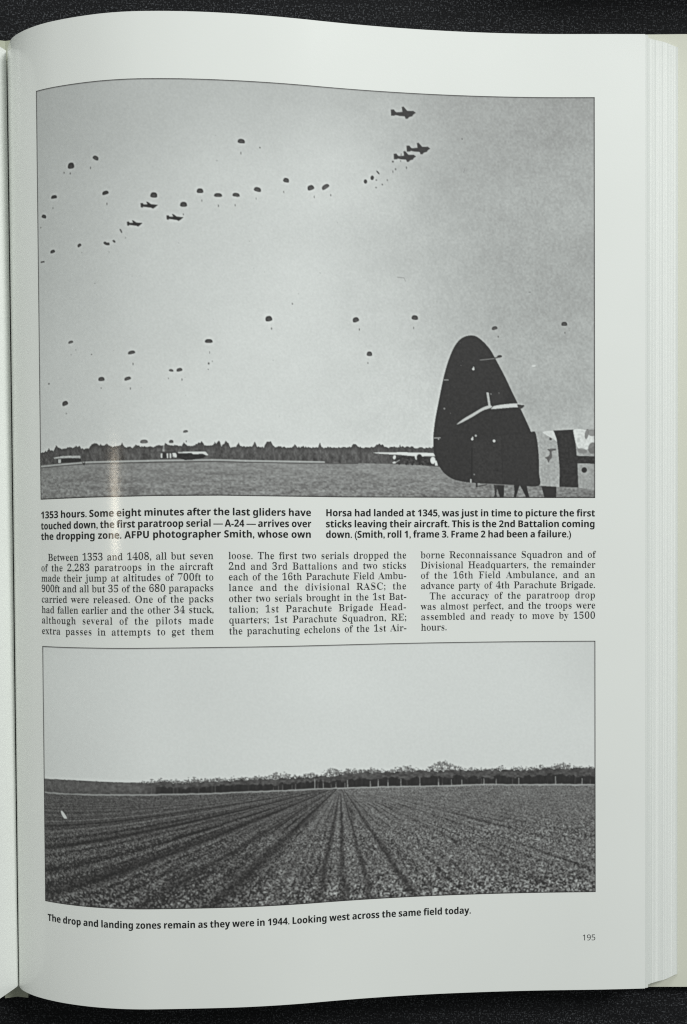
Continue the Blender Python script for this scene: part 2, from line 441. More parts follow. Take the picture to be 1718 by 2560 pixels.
    p.poly([(168.29, 122.87), (178.82, 122.14), (179.48, 137.7), (168.42, 137.89)], 53, 0.6, 12)
    p.line((158.71, 126.7), (158.54, 136.19), 0.34, 40)
    p.line((167.93, 124.25), (168.25, 135.65), 0.2, 44, 0.6)
    p.poly([(158.12, 136.19), (158.54, 136.19), (158.53, 137.33), (158.11, 137.26)], 178)
    p.line((163.32, 137.73), (171.76, 138.13), 0.3, 120, 0.8)
    p.line((160.15, 137.57), (160.15, 138.5), 0.55, 40)
    p.line((160.15, 138.57), (163.32, 137.9), 0.25, 60)
    p.poly([(163.27, 109.59), (163.97, 109.58), (164.59, 113.57), (163.92, 113.72)], 178)
    p.smooth([(154.17, 119.23), (156.35, 117.6), (158.82, 116.16), (161.28, 114.7), (162.87, 113.93), (164.45, 113.58), (165.08, 114.05), (163.92, 114.54), (161.98, 115.24), (159.17, 116.92), (156.7, 118.28), (154.45, 119.37)], 182)
    p.smooth([(164.73, 114.68), (165.22, 113.98), (166.56, 113.56), (169.02, 113.21), (172.88, 112.91), (174.63, 113.32), (175.05, 113.52), (174.77, 114.01), (173.75, 114.63), (173.05, 114.08), (169.01, 114.34)], 192)
    p.smooth([(172.95, 113.19), (173.93, 113.32), (175.12, 113.45), (174.84, 114.08), (173.86, 114.63), (173.16, 114.05)], 66)
    p.line((164.66, 114.54), (165.22, 113.92), 0.18, 50)
    for c, r, t in (((159.21, 102.47), 0.75, 205), ((159.32, 101.92), 0.4, 200), ((150.11, 114.67), 0.6, 120), ((158.79, 123.95), 0.75, 210), ((158.93, 123.43), 0.45, 200), ((159.92, 122.9), 0.65, 180), ((165.64, 124.46), 0.85, 210), ((164.7, 110.06), 0.5, 110), ((148.25, 124.03), 0.5, 150), ((159.39, 134.81), 0.5, 120), ((166.67, 133.51), 0.6, 38), ((152, 116.09), 0.35, 84)):
        p.oval(c, r, r, t)
    p.line((161.33, 99.7), (165.97, 99.18), 0.24, 120)
    p.line((165.9, 99.04), (168.01, 98.61), 0.34, 62)
    p.oval((167.44, 98.51), 1.6, 0.8, 56, -6)
    p.line((150.07, 105.92), (151.33, 105.9), 0.26, 150)
    p.line((146.91, 123.7), (148.81, 123.61), 0.26, 160)
    # aircraft
    o1 = np.asarray([(133.88, 24.74), (134.67, 24.63), (135.07, 25.18), (135.49, 25.46), (137.51, 25.21), (137.28, 23.75), (137.69, 23.61), (138.35, 24.31), (138.87, 24.86), (140.72, 24.76), (141.39, 25.19), (140.72, 25.68), (140.36, 26.21), (139.41, 26.49), (139, 26.97), (138.45, 27.06), (138.15, 26.32), (136.56, 26.31), (135.25, 26.09), (134.78, 26.34), (133.95, 26.39)])
    for q0, k in (((133.88, 24.74), 1.0), ((138.71, 35.33), 0.95), ((134.73, 37.94), 0.89)):
        pl = (o1 - o1[0]) * k + np.asarray(q0)
        p.poly(pl, 50, 1, 6)
        for a, b in zip(pl, np.roll(pl, -1, 0)):
            p.line(a, b, 0.22, 52)
    p.line((136.86, 38.76), (136.98, 37.72), 0.24, 90)
    o2 = np.asarray([(58.91, 55.61), (59.42, 55.56), (59.66, 55.98), (61.01, 56), (60.63, 55.19), (61.02, 55.29), (61.91, 55.95), (63.79, 56.11), (63.1, 56.7), (62.49, 57.09), (62.05, 56.85), (59.5, 56.46), (59.41, 56.75), (58.99, 56.66)])
    for q0, k in (((58.91, 55.61), 1.0), ((66.48, 59.24), 0.97), ((54.8, 60.92), 0.9)):
        pl = (o2 - o2[0]) * k + np.asarray(q0)
        p.poly(pl, 42)
        for a, b in zip(pl, np.roll(pl, -1, 0)):
            p.line(a, b, 0.18, 44)
    # canopies: centre, width, height, tilt, tone
    for c, ww, hh, r, t in (((37.22, 43.11), 2.07, 1.71, 0, 46), ((45.38, 41.65), 1.9, 1.12, 30, 62), ((48.23, 52.02), 1.95, 1.07, -12, 48), ((31.17, 51.67), 2.03, 1, 0, 44), ((27.37, 56.97), 1.77, 1, 20, 48), ((30.43, 67.77), 1.67, 0.95, -8, 56), ((26.65, 70.46), 1.43, 0.55, 0, 84), ((39.66, 66.82), 1.27, 0.9, -28, 56), ((48.08, 66.8), 1.19, 0.76, 35, 54), ((48.87, 67.04), 1.04, 0.81, 0, 56), ((50.77, 66.37), 0.98, 0.58, 38, 60), ((52.91, 63.44), 1.3, 0.45, 65, 80),
                            ((88.46, 36.93), 2.04, 1.25, 5, 58), ((93.14, 50.86), 2.05, 1.26, 12, 62), ((86.81, 52.71), 2.04, 1.08, 5, 62), ((81.52, 52.96), 2.27, 1.08, 0, 60), ((76.26, 51.82), 1.85, 1.31, 0, 58), ((71.43, 55.85), 1.97, 1.37, 0, 54), ((62.78, 53.13), 1.97, 1.49, 5, 54),
                            ((101.67, 47.7), 1.71, 1.29, 10, 58), ((109.01, 49.44), 2, 1.37, -22, 56), ((113.49, 48.88), 2.42, 1.17, -35, 66),
                            ((96.17, 88.89), 1.96, 1.5, -12, 58), ((78.42, 95.95), 2.19, 1.1, 0, 62), ((36.37, 95.23), 1.64, 0.78, -10, 84), ((55.62, 99.19), 2.11, 0.97, -10, 68), ((46.28, 106.73), 1.94, 1.17, 0, 66), ((54.34, 106.87), 1.99, 0.97, -15, 72), ((67.32, 104.66), 1.29, 0.71, 10, 74), ((69.71, 104.47), 1.68, 0.97, -12, 70), ((34.16, 113.36), 1.97, 1.31, -15, 62), ((71.33, 122.76), 1.42, 0.72, -10, 84), ((59.04, 125.66), 2.22, 1.04, 0, 92), ((67.1, 125.75), 1.3, 0.91, 0, 72), ((26.59, 70.45), 1.54, 0.52, 0, 80),
                            ((122.61, 88.2), 1.9, 1.39, -22, 58), ((141, 87.03), 1.92, 1.33, 5, 58), ((165.88, 89.82), 1.72, 1.01, -15, 66), ((187.64, 88.42), 1.77, 1.21, 0, 60), ((126.84, 98.35), 1.63, 1.33, 0, 66),):
        p.oval(c, ww * 1.06, hh * 1.06, t, r, 1, True)
    for c, ww, hh, r in (((127.94, 45.41), 1.09, 1.42, 10), ((125.85, 46.62), 1.09, 1.33, 0), ((129.72, 43.71), 1.42, 0.5, 48),):
        p.oval(c, ww, hh, 50, r)
    # the men and packs below them: small flecks
    for c, ww, hh, t in (((34.83, 44.98), 0.53, 0.59, 130), ((36.95, 45.44), 0.47, 0.67, 118), ((43.67, 44.46), 0.39, 0.85, 120), ((48.71, 55.33), 0.38, 0.8, 110), ((30.76, 54.95), 0.44, 0.54, 130), ((26.05, 60.16), 0.42, 0.5, 120), ((54.27, 65.53), 0.28, 0.54, 150), ((40.46, 69.05), 0.35, 0.45, 160), ((49.14, 69.43), 0.28, 0.58, 165),
                         ((88.31, 40.49), 0.3, 0.84, 100), ((93.92, 38.6), 0.42, 0.48, 90), ((92.69, 53.61), 0.24, 0.72, 110), ((86.52, 55.81), 0.27, 0.78, 110), ((81.58, 56.15), 0.3, 0.84, 100), ((76.77, 54.73), 0.27, 0.72, 110), ((71.34, 58.83), 0.36, 0.6, 130), ((81.25, 42.94), 0.66, 0.42, 172),
                         ((100.93, 51.24), 0.26, 0.78, 110), ((110.13, 52.17), 0.27, 0.85, 105), ((115.16, 51.32), 0.34, 0.78, 105),
                         ((129.19, 46.03), 0.57, 0.55, 130), ((129.11, 48.26), 0.57, 0.51, 130), ((131.06, 47.27), 0.52, 0.55, 115), ((132.6, 45.86), 0.43, 0.6, 130), ((134.35, 43.25), 0.33, 0.92, 125), ((135.18, 42.45), 0.48, 0.69, 110), ((138.56, 41.86), 0.38, 0.88, 105), ((134.36, 40.22), 0.62, 0.6, 85), ((136.78, 39.91), 0.29, 0.6, 110), ((155.95, 32.49), 0.48, 0.6, 120),
                         ((97, 91.86), 0.33, 0.78, 105), ((78.65, 99.39), 0.26, 0.78, 105), ((78.36, 102.64), 0.52, 0.71, 85), ((78.22, 104.4), 0.32, 0.39, 120), ((56.04, 102.64), 0.33, 0.78, 105), ((46.18, 109.46), 0.35, 0.52, 135), ((55.16, 109.88), 0.4, 0.78, 130), ((70.45, 107.4), 0.32, 0.78, 125), ((66.45, 107.06), 0.32, 0.52, 140), ((34.57, 116.47), 0.45, 0.53, 150), ((36.47, 99.03), 0.37, 0.52, 165), ((71.56, 125.76), 0.39, 0.65, 125), ((28.48, 107.2), 0.74, 0.53, 110), ((43.23, 99.37), 0.42, 0.39, 110), ((103.29, 84.26), 0.4, 0.65, 120), ((38.05, 97.7), 0.37, 0.33, 150), ((44.57, 78.43), 0.56, 0.32, 160), ((79.4, 101.99), 0.26, 0.52, 150),
                         ((123.75, 91.14), 0.34, 0.79, 105), ((140.58, 90.24), 0.27, 0.8, 105), ((167.04, 92.49), 0.41, 0.67, 105), ((187.84, 91.18), 0.34, 0.67, 110), ((126.35, 101.21), 0.34, 0.66, 130), ((176.88, 78.78), 0.82, 0.34, 130), ((196.99, 74.38), 0.41, 0.54, 110), ((189.2, 90.5), 0.27, 0.27, 140),):
        p.oval(c, ww, hh, t)
    for c in ([(178.05, 101.43), (178.19, 101.3)]):
        p.oval(c, 1.2, 0.5, 205)
    p.line((135.59, 75.01), (137.7, 75.15), 0.14, 120)
    p.line((137.7, 75.15), (138.11, 76.13), 0.12, 140)
    p.line((156.85, 41.2), (156.37, 42.74), 0.14, 130)
    p.line((156.37, 42.74), (157.26, 42.72), 0.12, 150)
    # dust specks of the old negative
    for k in range(150):
        a, b = rng.uniform(26, 196), rng.uniform(21, 118)
        p.oval((a, b), rng.uniform(0.1, 0.32), rng.uniform(0.1, 0.36), rng.choice([130, 145, 215]), 0, 0.6)
    o = p.build('photograph', parent)
    o['label'] = 'black and white picture of parachutes descending behind the dark tail of a glider'
    return o

# ---- picture two: the same field, drilled rows running to a bare wood
def paint_field(parent):
    p = Picture(24.74, 197.17, 186.94, 266.13, 0.18)
    X, Y = p.X, p.Y
    p.g[:] = 212 + 5 * fbm(X / 30, Y / 20, 3, 2) - 7 * np.clip((X - 170) / 27, 0, 1) * np.clip((215 - Y) / 20, 0, 1)
    p.g += 6 * fbm(X / 0.5, Y / 0.5, 61, 2)
    base = [(25.29, 232.14), (37.86, 231.66), (50.94, 231.26), (64.84, 231.12), (74.56, 231.12)] + [(91.37, 230.84), (108.42, 230.92), (119.53, 231.04), (145.78, 231.6)] + [(152.51, 231.71), (159.93, 231.57), (172.74, 231.91), (197.21, 232.13)] + [(200, 231.0)]
    ba = np.asarray(base)
    by = np.interp(X[0], ba[:, 0], ba[:, 1])
    top = [(25.35, 227.92), (30.88, 227.63), (37.92, 227.44), (43.27, 227.41), (50.99, 227.48), (60.29, 227.57), (64.58, 227.09)] + [(66.54, 227.8), (73.76, 227.65), (82.95, 227.45), (93.49, 227.22), (104.12, 227.13)] + [(105, 227.23), (111.9, 227.25), (117.46, 226.84), (122.34, 226.74), (129.34, 226.78), (136.36, 226.85), (145.79, 226.97)] + [(150.84, 226.96), (159.27, 227.05), (169.38, 227.27), (176.12, 227.28), (182.85, 227.03), (189.56, 227), (197.22, 227.06)] + [(200, 224)]
    tp = np.asarray(top)
    ty0 = np.interp(X[0], tp[:, 0], tp[:, 1])
    wood = np.clip((X[0] - 57) / 6, 0, 1)          # the wood begins right of the bare hill
    ty = ty0 + (0.2 + 0.9 * wood) * fbm(X[0] / 0.9, X[0] * 0 + 1, 71, 3)
    # bare crowns standing above the mass: rounded, thin, full of twigs
    crowns = [((67.86, 227.42), 5.25, 2.12, 0, 0), ((72.46, 227.1), 5.9, 2.39, 0, 0), ((77.7, 227.46), 4.72, 2.39, 0, 0), ((85.58, 227.24), 4.47, 2.93, 0, 0), ((91.51, 227.29), 3.96, 2.4, 0, 0), ((98.79, 226.76), 5.85, 3.75, 0, 0), ((103.45, 227.23), 4.01, 2.41, 0, 0), ((107.48, 226.76), 2.96, 2.96, 0, 0), ((114.91, 226.61), 6.78, 4.05, 0, 0), ((120.35, 226.48), 4.63, 3.25, 0, 0), ((127.17, 226.66), 6.84, 3.26, 0, 0), ((131.55, 227.4), 4.11, 2.18, 0, 0), ((137.45, 226.54), 7.42, 3.82, 0, 0), ((142.26, 226.98), 3.58, 2.46, 0, 0), ((148.87, 226.1), 7.71, 4.66, 0, 0), ((153.27, 226.63), 4.13, 3.02, 0, 0), ((158.1, 227.44), 4.14, 1.92, 0, 0), ((162.92, 227.56), 6.07, 2.48, 0, 0), ((168.44, 227.95), 3.31, 1.65, 0, 0), ((173.26, 227.48), 6.61, 3.03, 0, 0), ((180.14, 228.41), 2.75, 1.1, 0, 0), ((187.02, 226.83), 7.14, 3.87, 0, 0), ((192.51, 227.29), 5.49, 2.21, 0, 0), ((195.94, 227.32), 3.58, 2.49, 0, 0),]
    tr_ = random.Random(19)
    def branch(x, y, ang, ln, w_, depth, tone):
        x2, y2 = x + ln * math.sin(ang), y - ln * math.cos(ang)
        p.line((x, y), (x2, y2), w_, tone, 0.72)
        if depth:
            for k in range(tr_.choice((2, 2, 3))):
                branch(x2, y2, ang * 0.75 + tr_.uniform(-0.75, 0.75), ln * tr_.uniform(0.62, 0.88), max(w_ * 0.72, 0.11), depth - 1, tone + 5)
    def crown(x, base_y, wd_, ht, dens):
        n = max(3, int(wd_ / 0.8))
        for k in range(n):
            f = (k + 0.5) / n * 2 - 1 + tr_.uniform(-0.15, 0.15)
            h = ht * math.sqrt(max(0.05, 1 - 0.8 * f * f)) * tr_.uniform(0.75, 1.1)
            branch(x + f * wd_ * 0.30, base_y + 0.5, f * 0.65, h * 0.40, 0.19, 3, tr_.uniform(78, 118))
        for k in range(int(dens * wd_ * ht * 3)):
            f = tr_.uniform(-1, 1)
            yy = base_y - ht * tr_.random() ** 0.8 * math.sqrt(max(0, 1 - f * f))
            p.oval((x + f * wd_ * 0.52, yy), tr_.uniform(0.3, 0.8), tr_.uniform(0.25, 0.6), tr_.uniform(74, 112), 0, 0.38)
    for c, ww, hh, r, t in crowns:
        by_ = float(np.interp(c[0], tp[:, 0], tp[:, 1]))
        crown(c[0], by_, ww * 1.12, (by_ - c[1]) * 0.95 + hh * 0.45, 0.55)
    xx = 58.0
    while xx < 196:
        by_ = float(np.interp(xx, tp[:, 0], tp[:, 1]))
        crown(xx, by_, tr_.uniform(1.2, 3.6), tr_.uniform(0.5, 1.5), 0.8)
        xx += tr_.uniform(0.9, 2.6)
    m = (Y > ty[None]) & (Y < by[None])
    hgt = (Y - ty[None]) / np.maximum(by - ty, 0.1)[None]
    hill = 92 + 34 * fbm(X / 0.9, Y / 0.7, 79, 3) + 18 * fbm(X / 0.4, Y / 0.4, 82, 1) - 26 * np.clip(hgt - 0.55, 0, 1) * np.clip(fbm(X / 0.5, Y / 3, 80, 2) + 0.5, 0, 1) * 2
    canopy = 78 + 56 * fbm(X / 0.9, Y / 0.6, 81, 3)
    edge = 0.36 + 0.36 * fbm(X / 2.2, Y * 0 + 4, 83, 3) + 0.25 * fbm(X / 0.8, Y / 0.6, 84, 2)
    dark = np.clip((hgt - edge) * 9, 0, 1)
    under = 46 + 14 * fbm(X / 0.5, Y / 2, 85, 2)
    stems = np.clip(fbm(X / 0.45, Y / 30, 86, 2) - 0.12, 0, 1) * 150 * np.clip((100 - X) / 30, 0.12, 1)
    wd = canopy * (1 - dark) + (under + stems) * dark
    p.g = np.where(m, hill * (1 - wood[None]) + wd * wood[None], p.g)
    # pale trunks
    for c, hh, ww, t in ((98.16, 1.71, 0.31, 140), (99.45, 2.06, 0.31, 140), (103.38, 2.06, 0.34, 150), (109.29, 3.62, 0.41, 178), (110.26, 2.07, 0.24, 120), (111.89, 2.94, 0.35, 175), (114.35, 1.56, 0.28, 120), (115.81, 2.08, 0.42, 150), (118.59, 1.73, 0.31, 130), (119.4, 2.6, 0.49, 172), (126.52, 2.09, 0.49, 165), (128.97, 2.61, 0.49, 172), (132.02, 2.44, 0.46, 170), (136.06, 2.62, 0.42, 172), (142.01, 2.98, 0.39, 170), (137.93, 2.1, 0.25, 100), (96.63, 1.37, 0.27, 110), (102.32, 1.72, 0.31, 110),
                         (147.86, 2.51, 0.44, 178), (149.07, 2.35, 0.27, 110), (151.93, 2.18, 0.34, 170), (155.2, 1.85, 0.4, 172), (161.34, 2.02, 0.3, 110), (162.15, 2.02, 0.61, 165), (166.02, 2.02, 0.4, 178), (171.12, 2.53, 0.34, 100), (173.1, 2.36, 0.44, 176), (184.65, 2.87, 0.47, 182), (190.72, 3.04, 0.23, 95), (192.97, 2.2, 0.5, 172), (186.6, 0.68, 0.3, 120), (195.53, 1.86, 0.4, 90), (193.74, 2.37, 0.24, 80), (182.16, 1.35, 0.24, 85), (153.75, 2.02, 0.2, 95),):
        yb = np.interp(c, ba[:, 0], ba[:, 1])
        p.poly([(c - ww * 0.40, yb), (c - ww * 0.26, yb - hh * 0.9), (c + ww * 0.20, yb - hh * 0.9), (c + ww * 0.40, yb)], t * 0.80, 0.85, 30)
    # the field
    vx, vy = (117.29, 230.2)
    m = Y > by[None]
    dy = np.maximum(Y - vy, 0.25)
    u = (X - vx) / dy
    ld = np.log(dy)
    px = u * 3.2                                    # across the rows
    fine = fbm(u * 26 , ld * 26, 91, 2)
    grains = [fbm((X + 0.3 * Y) / k, (Y - 0.2 * X) / (0.92 * k), 92 + i_, 2) for i_, k in enumerate((0.26, 0.36, 0.52))]
    q_ = np.clip(dy / 34, 0, 1) * 2
    iso = np.where(q_ < 1, grains[0] * (1 - q_) + grains[1] * q_, grains[1] * (2 - q_) + grains[2] * (q_ - 1))
    iso2 = fbm(X / 0.34 + 5, Y / 0.3, 96, 2)
    left = 1 / (1 + np.exp((u + 0.9 + 0.012 * (X - 60)) * 1.6))
    rows = np.cos(2 * np.pi * (u * 1.55 + 0.12 * fbm(u * 2, ld, 93, 2)))
    rows2 = np.cos(2 * np.pi * (u * 0.52 + 0.3))
    near = np.clip(dy / 30, 0.12, 1)
    base_t = 102 - 25 * left - 4 * near + 5 * np.clip(1 - dy / 9, 0, 1)
    amp = 92 + 66 * near - 22 * left
    g = base_t + amp * iso * (0.75 + 0.5 * near) + 30 * iso2 + (2 + 11 * left) * rows * np.clip(dy / 8, 0.2, 1) * np.clip(2.6 - np.abs(u) * 0.2, 0, 1) + (2 + 6 * left) * rows2
    g += 14 * np.clip(iso - 0.12, 0, 1) * near * 4
    far = fbm(X / 5, Y / 0.28, 94, 2) * 26 * np.clip(1 - dy / 14, 0, 1)
    g += far
    # drill rows over the whole field: narrow broken furrows, no two alike
    wob = 0.10 * fbm(ld * 5, u * 0.7, 111, 2)
    ph = (u + wob) / (0.16 + 0.025 * np.abs(u))
    for mult, wgt, sd in ((1.0, 26, 121), (0.43, 22, 123)):
        fur = np.clip(np.cos(2 * np.pi * ph * mult) - 0.35, 0, 1) / 0.65
        brk = np.clip(0.55 + 2.4 * fbm(ph * mult * 0.5, ld * 4, sd, 2), 0, 1.3)
        g -= wgt * fur * brk * np.clip(dy / 7, 0.25, 1) * np.clip(1.25 - np.abs(u) * 0.11, 0.3, 1)
    g += 5
    for uc, wd_, dp in ((0.645, 0.050, 46), (-0.20, 0.05, 34), (0.015, 0.04, 32), (0.27, 0.035, 26), (-1.12, 0.13, 44), (-1.75, 0.07, 26), (-2.75, 0.20, 30), (-4.85, 0.30, 30), (-0.62, 0.05, 14), (-0.42, 0.03, 10), (1.02, 0.02, 5), (1.95, 0.05, 10), (2.75, 0.04, 7), (3.6, 0.05, 6), (-7.5, 0.4, 18)):
        k = np.exp(-((u - uc + 0.05 * fbm(ld * 7, ld * 0 + uc * 9, 95, 2)) / wd_) ** 2)
        k = k * min(1.0, dp / 22)
        g = g * (1 - 0.5 * k) + 46 * 0.5 * k - dp * 0.3 * k
    p.g = np.where(m, np.clip(g, 40, 190), p.g)
    # weedy pale strip between wood and field
    st = np.clip(1 - np.abs(Y - by[None] - 0.05 - 0.25 * fbm(X / 1.5, X * 0 + 2, 97, 3)) / (0.34 + 0.2 * fbm(X / 3, X * 0 + 7, 98, 2)), 0, 1)
    p.g = p.g * (1 - st * 0.85) + 176 * st * 0.85
    p.smooth([(30.92, 237.45), (31.54, 237.33), (32.71, 238.64), (33.09, 239.45), (32.34, 239.58), (31.52, 238.84)], 196)
    o = p.build('photograph', parent)
    o['label'] = 'black and white picture of drilled rows running to a bare wood'
    return o

# ------------------------------------------------------------------ lettering
_fc = bpy.data.curves.new('lettering', 'FONT')
_fc.size = 1.0
_fc.resolution_u = 3
_fo = bpy.data.objects.new('lettering', _fc)
COL.objects.link(_fo)
_cache = {}

def _face(ch, style):
    if style == 'body':
        for lo, hi, base in (('A', 'Z', 0x1D400), ('a', 'z', 0x1D41A), ('0', '9', 0x1D7CE)):
            if lo <= ch <= hi:
                return chr(base + ord(ch) - ord(lo)), True
    elif style == 'bold':
        for lo, hi, base in (('A', 'Z', 0x1D5D4), ('a', 'z', 0x1D5EE), ('0', '9', 0x1D7EC)):
            if lo <= ch <= hi:
                return chr(base + ord(ch) - ord(lo)), True
    else:
        for lo, hi, base in (('0', '9', 0x1D7E2),):
            if lo <= ch <= hi:
                return chr(base + ord(ch) - ord(lo)), True
    return ch, False

def glyph(ch, style):
    """outline of a letter: verts (em), tris, advance"""
    key = (ch, style)
    if key in _cache:
        return _cache[key]
    f, own = _face(ch, style)
    _fc.offset = 0.0 if own else (0.016 if style == 'bold' else 0.003)
    def mesh(t):
        _fc.body = t
        bpy.context.view_layer.update()
        me = bpy.data.meshes.new_from_object(_fo.evaluated_get(bpy.context.evaluated_depsgraph_get()))
        me.calc_loop_triangles()
        v = np.array([x.co[:2] for x in me.vertices]).reshape(-1, 2)
        tr = np.array([t.vertices[:] for t in me.loop_triangles], int).reshape(-1, 3)
        bpy.data.meshes.remove(me)
        return v, tr
    v, tr = mesh(f)
    adv = mesh(f + f)[0][:, 0].max() - v[:, 0].max()
    if style in SLIM and own:
        # slim the upright strokes to book weight, leaving serifs and hairlines
        a, b, c = v[tr[:, 0]], v[tr[:, 1]], v[tr[:, 2]]
        ar = (b[:, 0] - a[:, 0]) * (c[:, 1] - a[:, 1]) - (b[:, 1] - a[:, 1]) * (c[:, 0] - a[:, 0])
        tr = np.where((ar < 0)[:, None], tr[:, ::-1], tr)
        # weld doubles so that open edges are the true outline
        key2 = np.round(v * 20000).astype(int)
        _, inv = np.unique(key2, axis=0, return_inverse=True)
        inv = inv.ravel()
        w2 = np.zeros((inv.max() + 1, 2)); w2[inv] = v
        tr = inv[tr]; v = w2
        tr = tr[(tr[:, 0] != tr[:, 1]) & (tr[:, 1] != tr[:, 2]) & (tr[:, 0] != tr[:, 2])]
        e = {}
        for t in tr:
            for i in range(3):
                p_, q_ = t[i], t[(i + 1) % 3]
                if (q_, p_) in e:
                    del e[(q_, p_)]
                else:
                    e[(p_, q_)] = 1
        n = np.zeros_like(v)
        for p_, q_ in e:
            d = v[q_] - v[p_]
            nn = np.array([d[1], -d[0]])
            n[p_] += nn; n[q_] += nn
        L = np.hypot(n[:, 0], n[:, 1]); L[L == 0] = 1
        v = v.copy()
        v[:, 0] -= SLIM[style] * np.sign(n[:, 0]) * np.clip(np.abs(n[:, 0] / L) * 1.15 - 0.1, 0, 1)
        v[:, 1] += (0.009 if style == 'body' else 0.004) * n[:, 1] / L
        adv -= SLIM[style] * 0.9
    _cache[key] = (v, tr, adv)
    return _cache[key]

SLIM = {'body': 0.018, 'bold': -0.011}

class Lettering:
    def __init__(self):
        self.v, self.f, self.n = [], [], 0
    def row(self, text, s0, s1, v, size, style, xs=1.0):
        """one line set from s0 to s1 with its baseline at v; the slack goes into the spaces"""
        gl = [None if ch == ' ' else glyph(ch, style) for ch in text]
        nat = sum(g[2] for g in gl if g) * size * xs
        ns = text.count(' ')
        slack = (s1 - s0) - nat
        sp_min = 0.22 * size
        track = 0.0
        if ns:
            sp = slack / ns
            if sp > 0.34 * size:
                ex = (sp - 0.34 * size) * ns
                track = 0.55 * ex / len(text)
                sp = (slack - track * len(text)) / ns
            elif sp < sp_min:
                xs *= (s1 - s0 - sp_min * ns) / nat
                sp = sp_min
        else:
            sp = 0
            xs *= (s1 - s0) / nat
        x = s0
        for g in gl:
            if g is None:
                x += sp + track
                continue
            gv, gt, ad = g
            self.v.append(P(x + gv[:, 0] * size * xs, v - gv[:, 1] * size, 0.045))
            self.f.append(gt + self.n)
            self.n += len(gv)
            x += ad * size * xs + track
    def build(self, name, m, parent, label=None):
        me = mesh_np(name, np.concatenate(self.v), np.concatenate(self.f))
        o = link(name, me, m, parent)
        if label:
            o['label'] = label
        return o

# ------------------------------------------------------------------ the book
book = bpy.data.objects.new('open_book', None)
COL.objects.link(book)
book['label'] = 'thick open hardback history book showing a page of black and white pictures and text'
book['category'] = 'book'

S0 = 1.2                        # where the sheet vanishes into the gutter
def board_z(x):
    """top of the right cover board, tilted up from the spine"""
    return 3.2 + (np.asarray(x, float) + 100.0) / 212.0 * 9.6

# the page itself: a thin sheet
sv = np.concatenate([np.linspace(S0, 60, 240), np.linspace(60.5, PW, 200)])
vv = np.linspace(0, PAGE_H, 60)
A, B = np.meshgrid(sv, vv)
up = P(A, B, 0.0, False).reshape(-1, 3)
lo = P(A, B, -0.10, False).reshape(-1, 3)
nx, ny = len(sv), len(vv)
def closed(upv, lov, nx, ny):
    n = nx * ny
    f = [grid_faces(nx, ny), grid_faces(nx, ny, n, True)]
    idx = np.concatenate([np.arange(nx), nx * np.arange(1, ny) + nx - 1, (ny - 1) * nx + np.arange(nx - 2, -1, -1), nx * np.arange(ny - 2, 0, -1)])
    j = np.roll(idx, -1)
    f.append(np.stack([idx, j, j + n, idx + n], 1))
    # the cut rim gets corners of its own, so that the sheet's shading stays flat right up to its edge
    k = len(upv) * 2
    m_ = len(idx)
    f[2] = np.stack([np.arange(m_), (np.arange(m_) + 1) % m_, (np.arange(m_) + 1) % m_ + m_, np.arange(m_) + m_], 1) + k
    return np.concatenate([upv, lov, upv[idx], lov[idx]]), np.concatenate(f)
page = link('page', mesh_np('page', *closed(up, lo, nx, ny), True), M_paper, book)
page['label'] = 'right hand page curling down into the gutter'

# the leaves beneath: profile of the fore edge, fanned out towards the bottom
NL = 46
def fan(k):                     # k 0..1 down the stack: outward shift, mm
    return np.interp(k, [0, 0.06, 0.10, 0.16, 0.30, 0.45, 0.62, 0.66, 0.90, 0.94, 1.0], [0.3, 1.5, 1.8, 2.5, 4.6, 7.1, 9.0, 9.3, 11.6, 12.2, 13.2])
def block(name, k0, k1, head, foot, shift=0.0):
    """a stack of leaves under the page; every leaf's cut edge is modelled at the fore edge"""
    s_in = np.concatenate([np.linspace(S0 + 0.8, 40, 40), np.linspace(44, PW - 1.5, 40)])
    zdrop0 = 0.14 + k0 * 6.4
    zdrop1 = 0.14 + k1 * 6.4
    rows = []
    for vpos in (head, foot):
        t = vpos / PAGE_H
        c = P(s_in, np.full_like(s_in, min(max(vpos, 0), PAGE_H)), -zdrop0, False)
        c[:, 1] = PAGE_H / 2 - vpos
        pr = [tuple(q) for q in c]
        n = max(2, int(round((k1 - k0) * NL)))
        zb = P(np.array([PW]), np.array([0.0]), 0, False)[0, 2]
        for i in range(n):
            k = k0 + (k1 - k0) * i / n
            kk = k0 + (k1 - k0) * (i + 1) / n
            jit = FAN_J[int(k * NL) % len(FAN_J)]
            xo = 100.0 + fan(k) + jit
            pr.append((xo - 0.06, PAGE_H / 2 - vpos, zb - 0.14 - k * 6.4))
            pr.append((xo, PAGE_H / 2 - vpos, zb - 0.16 - k * 6.4))
            pr.append((xo, PAGE_H / 2 - vpos, zb - 0.135 - kk * 6.4))
        # back along the underside
        for x in np.linspace(100.0 + fan(k1) - 0.4, -97, 40):
            zt = np.interp(x, c[:, 0], c[:, 2])
            zz = min(board_z(x) + 0.25 + (1 - k1) * 6.4 * 0.9, zt - 0.3)
            if k1 < 1:
                zz = zt - (k1 - k0) * 6.4
            pr.append((x, PAGE_H / 2 - vpos, zz))
        rows.append(np.array(pr))
    n = len(rows[0])
    me = bpy.data.meshes.new(name)
    vs = np.concatenate(rows) * MM
    fs = [(i, (i + 1) % n, (i + 1) % n + n, i + n)[::-1] for i in range(n)]
    fs.append(tuple(range(n)))
    fs.append(tuple(range(2 * n - 1, n - 1, -1)))
    me.from_pydata(vs.tolist(), [], fs)
    me.update()
    return link(name, me, M_edge, book)
FAN_J = [random.uniform(-0.10, 0.10) for _ in range(64)]
blk = block('page_block', 0.0, 1.0, 0.9, PAGE_H - 1.0)
blk['label'] = 'fanned fore edge of the pages below'
